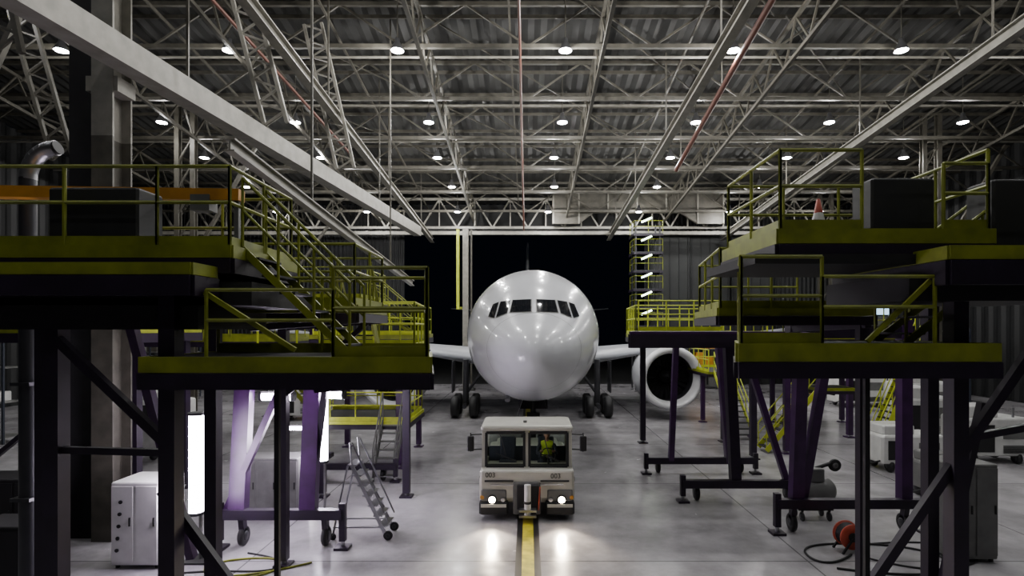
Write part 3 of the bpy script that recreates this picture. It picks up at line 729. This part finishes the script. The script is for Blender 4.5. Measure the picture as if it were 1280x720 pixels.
# ---------------------------------------------------------------- work lights
def tube(name, p1, p2, parentz=None, r=.07, pw=120):
    b = B(name); p1, p2 = Vector(p1), Vector(p2)
    b.cyl(p1,p2,r,'tube',12)
    d = (p2-p1).normalized()
    b.cyl(p1-d*.06,p1,r*1.2,'black',12); b.cyl(p2,p2+d*.06,r*1.2,'black',12)
    if abs(d.z) > .5:
        b.beam(p1-d*.05+Vector((0,.16,0)),p2+d*.05+Vector((0,.16,0)),.2,.04,'grey')
        b.beam((p1.x,p1.y+.16,0),(p1.x,p1.y+.16,p1.z),.05,.05,'grey'); b.box(p1.x-.3,p1.x+.3,p1.y-.1,p1.y+.4,0,.04,'black')
    else:
        b.beam(p1+Vector((0,0,.1)),p2+Vector((0,0,.1)),.2,.04,'grey')
        for t in (.15,.85):
            q = p1.lerp(p2,t); b.cyl(q+Vector((0,0,.1)),(q.x,q.y,parentz),.015,'black',6)
    ob = b.done(); m_ = (p1+p2)/2
    light('POINT',(m_.x,m_.y-.35,m_.z),pw,(.90,.78,1),ob,'tube_light',size=.3)
tube('work_light',(-7.05,11.9,1.1),(-7.05,11.9,3.15),r=.14,pw=200)
tube('work_light',(-5.5,15,1.46),(-5.5,15,3.1),r=.13,pw=190)
tube('work_light',(-6.3,13.3,3.38),(-5.6,13.3,3.38),4.1,r=.10,pw=60)
tube('work_light',(-5.2,13.3,3.42),(-4.4,13.3,3.42),4.1,r=.10,pw=60)
tube('work_light',(-8.2,18.7,1.65),(-7.2,18.7,1.65),2.2,r=.06,pw=50)

# ---------------------------------------------------------------- floor equipment
def cabinet(name, x0, x1, y0, y1, h, k='grey', n=3, holes=True):
    b = B(name); b.rbox(x0,x1,y0,y1,.08,h,k,.03)
    for x in (x0+.06,x1-.12):
        for y in (y0+.06,y1-.12): b.box(x,x+.06,y,y+.06,0,.1,'black')
    w = (x1-x0)/n
    for i in range(n):
        b.box(x0+i*w+.03,x0+(i+1)*w-.03,y0-.02,y0,.16,h-.08,k)
        b.box(x0+(i+1)*w-.10,x0+(i+1)*w-.07,y0-.045,y0-.02,h*.5,h*.5+.18,'black')
    if holes:
        for i in range(5): b.cyl((x0+.15+.02*i,y0-.04,.4+.25*i),(x0+.15+.02*i,y0-.02,.4+.25*i),.04,'black',10)
    return b.done(.004)
cabinet('electrical_cabinet',-8.65,-7.65,11.6,12.5,1.8,'white',2)
cabinet('storage_cabinet',-7.6,-6.0,14.6,15.4,1.6,'grey',3,False)
cabinet('electrical_cabinet',9.0,10.0,11.9,12.8,2.1,'grey',2)
cabinet('tool_cabinet',-12.4,-10.6,12.2,13.0,1.7,'deck',3,False)
cabinet('tool_cabinet',-10.5,-9.2,10.4,11.2,1.3,'deck',2,False)

b = B('step_ladder')
for sg in (0,.62):
    b.beam((-4.15+.0,13.2+sg,1.75),(-3.35,13.2+sg,.12),.04,.08,'metal'); b.beam((-4.25,13.2+sg,1.75),(-4.6,13.2+sg,.1),.035,.05,'metal')
    b.beam((-4.6,13.2+sg,.3),(-3.45,13.2+sg,.3),.03,.03,'metal')
    b.cyl((-4.15,13.2+sg,1.75),(-4.2,13.2+sg,2.3),.02,'metal',6); b.cyl((-3.3,13.2+sg,.45),(-4.15,13.2+sg,2.3),.02,'metal',6)
    b.wheel((-3.3,13.2+sg,.11),.11,.05,ax=(0,1,0)); b.wheel((-4.6,13.2+sg,.08),.08,.05,ax=(0,1,0))
for i in range(7):
    t = i/6.5; b.box(-4.25+.8*t-.02,-4.05+.8*t,13.2,13.82,1.74-1.55*t,1.77-1.55*t,'metal')
b.done()
def cart(name, x, y, w, d, h, k='white'):
    b = B(name)
    b.rbox(x-w/2,x+w/2,y,y+d,.3,h,k,.08)
    b.rbox(x-w/2+.1,x+w/2-.5*w*.9,y+.1,y+d-.1,h,h*1.25,k,.05)
    b.box(x-w*.4,x-w*.05,y-.02,y,.45,h*.85,'black'); b.box(x+w*.08,x+w*.4,y-.02,y,h*.55,h*.8,'grey')
    for i in range(5): b.box(x+w*.08,x+w*.4,y-.03,y-.01,.42+i*.06,.45+i*.06,'black')
    for sg in (-1,1):
        for yy in (y+.15,y+d-.15): b.wheel((x+sg*w*.34,yy,.22),.22,.14)
    b.cyl((x-w/2,y+.1,.4),(x-w/2-.6,y+.1,.25),.03,'black',6); b.cyl((x+w*.3,y+.2,h),(x+w*.3,y+.2,h+.35),.04,'metal',8)
    return b.done()
cart('ground_power_cart',13.3,19.3,2.2,1.2,1.3); cart('ground_power_cart',17.2,20.5,2.4,1.3,1.7); cart('ground_power_cart',12.2,16.0,1.4,1,1.1,'grey')
cart('hydraulic_service_cart',17.8,24.5,2.5,1.5,1.9); cart('hydraulic_service_cart',20.5,28.5,2.8,1.5,2.2); cart('ground_power_cart',-15,20,2.4,1.4,1.5,'grey')
cart('service_tractor',-12.4,30,2.6,1.6,1.7); cart('service_tractor',21,35,3,1.6,2); cart('ground_power_cart',-18,27,2.4,1.4,1.5,'white')
b = B('air_compressor')
b.lathe((6.9,14.7,.75),(1,0,0),[(0,.02),(.02,.2),(.1,.3),(1.0,.3),(1.1,.2),(1.12,.02)],'grey',20)
b.rbox(7.1,7.7,14.5,14.95,1.0,1.35,'grey',.04); b.cyl((7.5,14.7,1.3),(8.1,14.7,1.5),.05,'black',8); b.wheel((8.05,14.7,1.4),.16,.08,'black','grey',(0,1,0))
for x in (7.1,7.8):
    for y in (14.5,14.9): b.beam((x,y,.15),(x,y,.6),.05,.05,'black'); b.wheel((x,y,.12),.12,.05)
b.beam((7.0,14.5,.3),(7.9,14.5,.3),.05,.05,'black'); b.beam((7.0,14.9,.3),(7.9,14.9,.3),.05,.05,'black')
b.done()
b = B('hose_reel')
b.lathe((7.2,12.4,.36),(0,1,0),[(0,.1),(0,.28),(.03,.28),(.03,.2),(.3,.2),(.3,.28),(.33,.28),(.33,.1)],'coneo',24)
for i in range(5): b.lathe((7.2,12.45+i*.05,.36),(0,1,0),[(0,.2),(.02,.25),(.05,.2)],'black',20)
b.cyl((7.2,12.37,.36),(7.2,12.76,.36),.1,'black',12)
b.beam((6.95,12.37,0),(7.2,12.37,.36),.04,.04,'black'); b.beam((7.45,12.37,0),(7.2,12.37,.36),.04,.04,'black')
b.beam((6.95,12.76,0),(7.2,12.76,.36),.04,.04,'black'); b.beam((7.45,12.76,0),(7.2,12.76,.36),.04,.04,'black'); b.done()
def hose(pts, k, r=.025):
    cu = bpy.data.curves.new('floor_hose','CURVE'); cu.dimensions = '3D'; cu.bevel_depth = r; cu.bevel_resolution = 2
    sp = cu.splines.new('NURBS'); sp.points.add(len(pts)-1)
    for p, q in zip(sp.points, pts): p.co = (q[0],q[1],q[2] if len(q) > 2 else r,1)
    sp.use_endpoint_u = True; sp.order_u = 4; cu.materials.append(M[k])
    ob = bpy.data.objects.new('floor_hose',cu); scene.collection.objects.link(ob)
hose([(7.1,12.3),(6.2,11.5),(5.9,12.6),(6.9,13.0),(8.6,12.9),(9.4,11.9),(8,11),(6.4,11.6)],'black')
hose([(7.3,12.2),(8,11.4),(9.3,11.6),(10.3,12.6),(9.2,13.2),(7.8,12.9)],'black',.02)
hose([(-7.2,11.2),(-6,10.9),(-5.0,11.4),(-5.2,12.2),(-6.6,12.1),(-6.9,11.3),(-5.6,11.1),(-4.6,11.9)],'yellow',.022)
hose([(-7.4,11.3),(-6.4,11.6),(-5.2,11.2),(-4.9,12.0),(-6.2,12.4)],'black',.02)
b = B('traffic_cone'); zc = 6.33
b.box(4.05,4.35,7.95,8.25,zc,zc+.03,'coneo'); b.lathe((4.2,8.1,zc+.03),(0,0,1),[(0,.12),(.18,.09),(.18,.091)],'coneo',16); b.lathe((4.2,8.1,zc+.03),(0,0,1),[(.18,.09),(.3,.062)],'white',16); b.lathe((4.2,8.1,zc+.03),(0,0,1),[(.3,.062),(.5,.025),(.51,.001)],'coneo',16); b.done()
for (x,y,wd) in ((20,40,6),(27,38,4),(-30,40,7),(-27,24,5),(13,46,4),(-22,48,5)):
    b = B('storage_rack')
    for i in range(int(wd/1.5)+1):
        for yy in (y,y+1): b.beam((x+i*1.5,yy,0),(x+i*1.5,yy,5),.08,.08,'rack')
    X1 = x+int(wd/1.5)*1.5
    for z in (.3,1.8,3.3,4.8):
        b.box(x,X1,y,y+1,z-.05,z,'grey')
        xx = x+.15
        while xx < X1-1:
            w = random.uniform(.5,1.1); hh = random.uniform(.4,1.2)
            if z < 4.5: b.rbox(xx,xx+w,y+.1,y+.9,z,z+hh,random.choice(['grey','white','steel','orange','black']),.03)
            xx += w+.15
    b.done()

# ---------------------------------------------------------------- world & camera
w = bpy.data.worlds.new('night'); scene.world = w; w.use_nodes = True
w.node_tree.nodes['Background'].inputs[0].default_value = (.002,.003,.006,1); w.node_tree.nodes['Background'].inputs[1].default_value = .5
cam = bpy.data.cameras.new('camera'); co = bpy.data.objects.new('camera',cam); scene.collection.objects.link(co)
co.location = (0,0,5); co.rotation_euler = (math.pi/2,0,0); cam.sensor_width = 36; cam.lens = 700/1280*36
cam.shift_x = -20/1280; cam.shift_y = 50/1280; cam.clip_end = 300
scene.camera = co
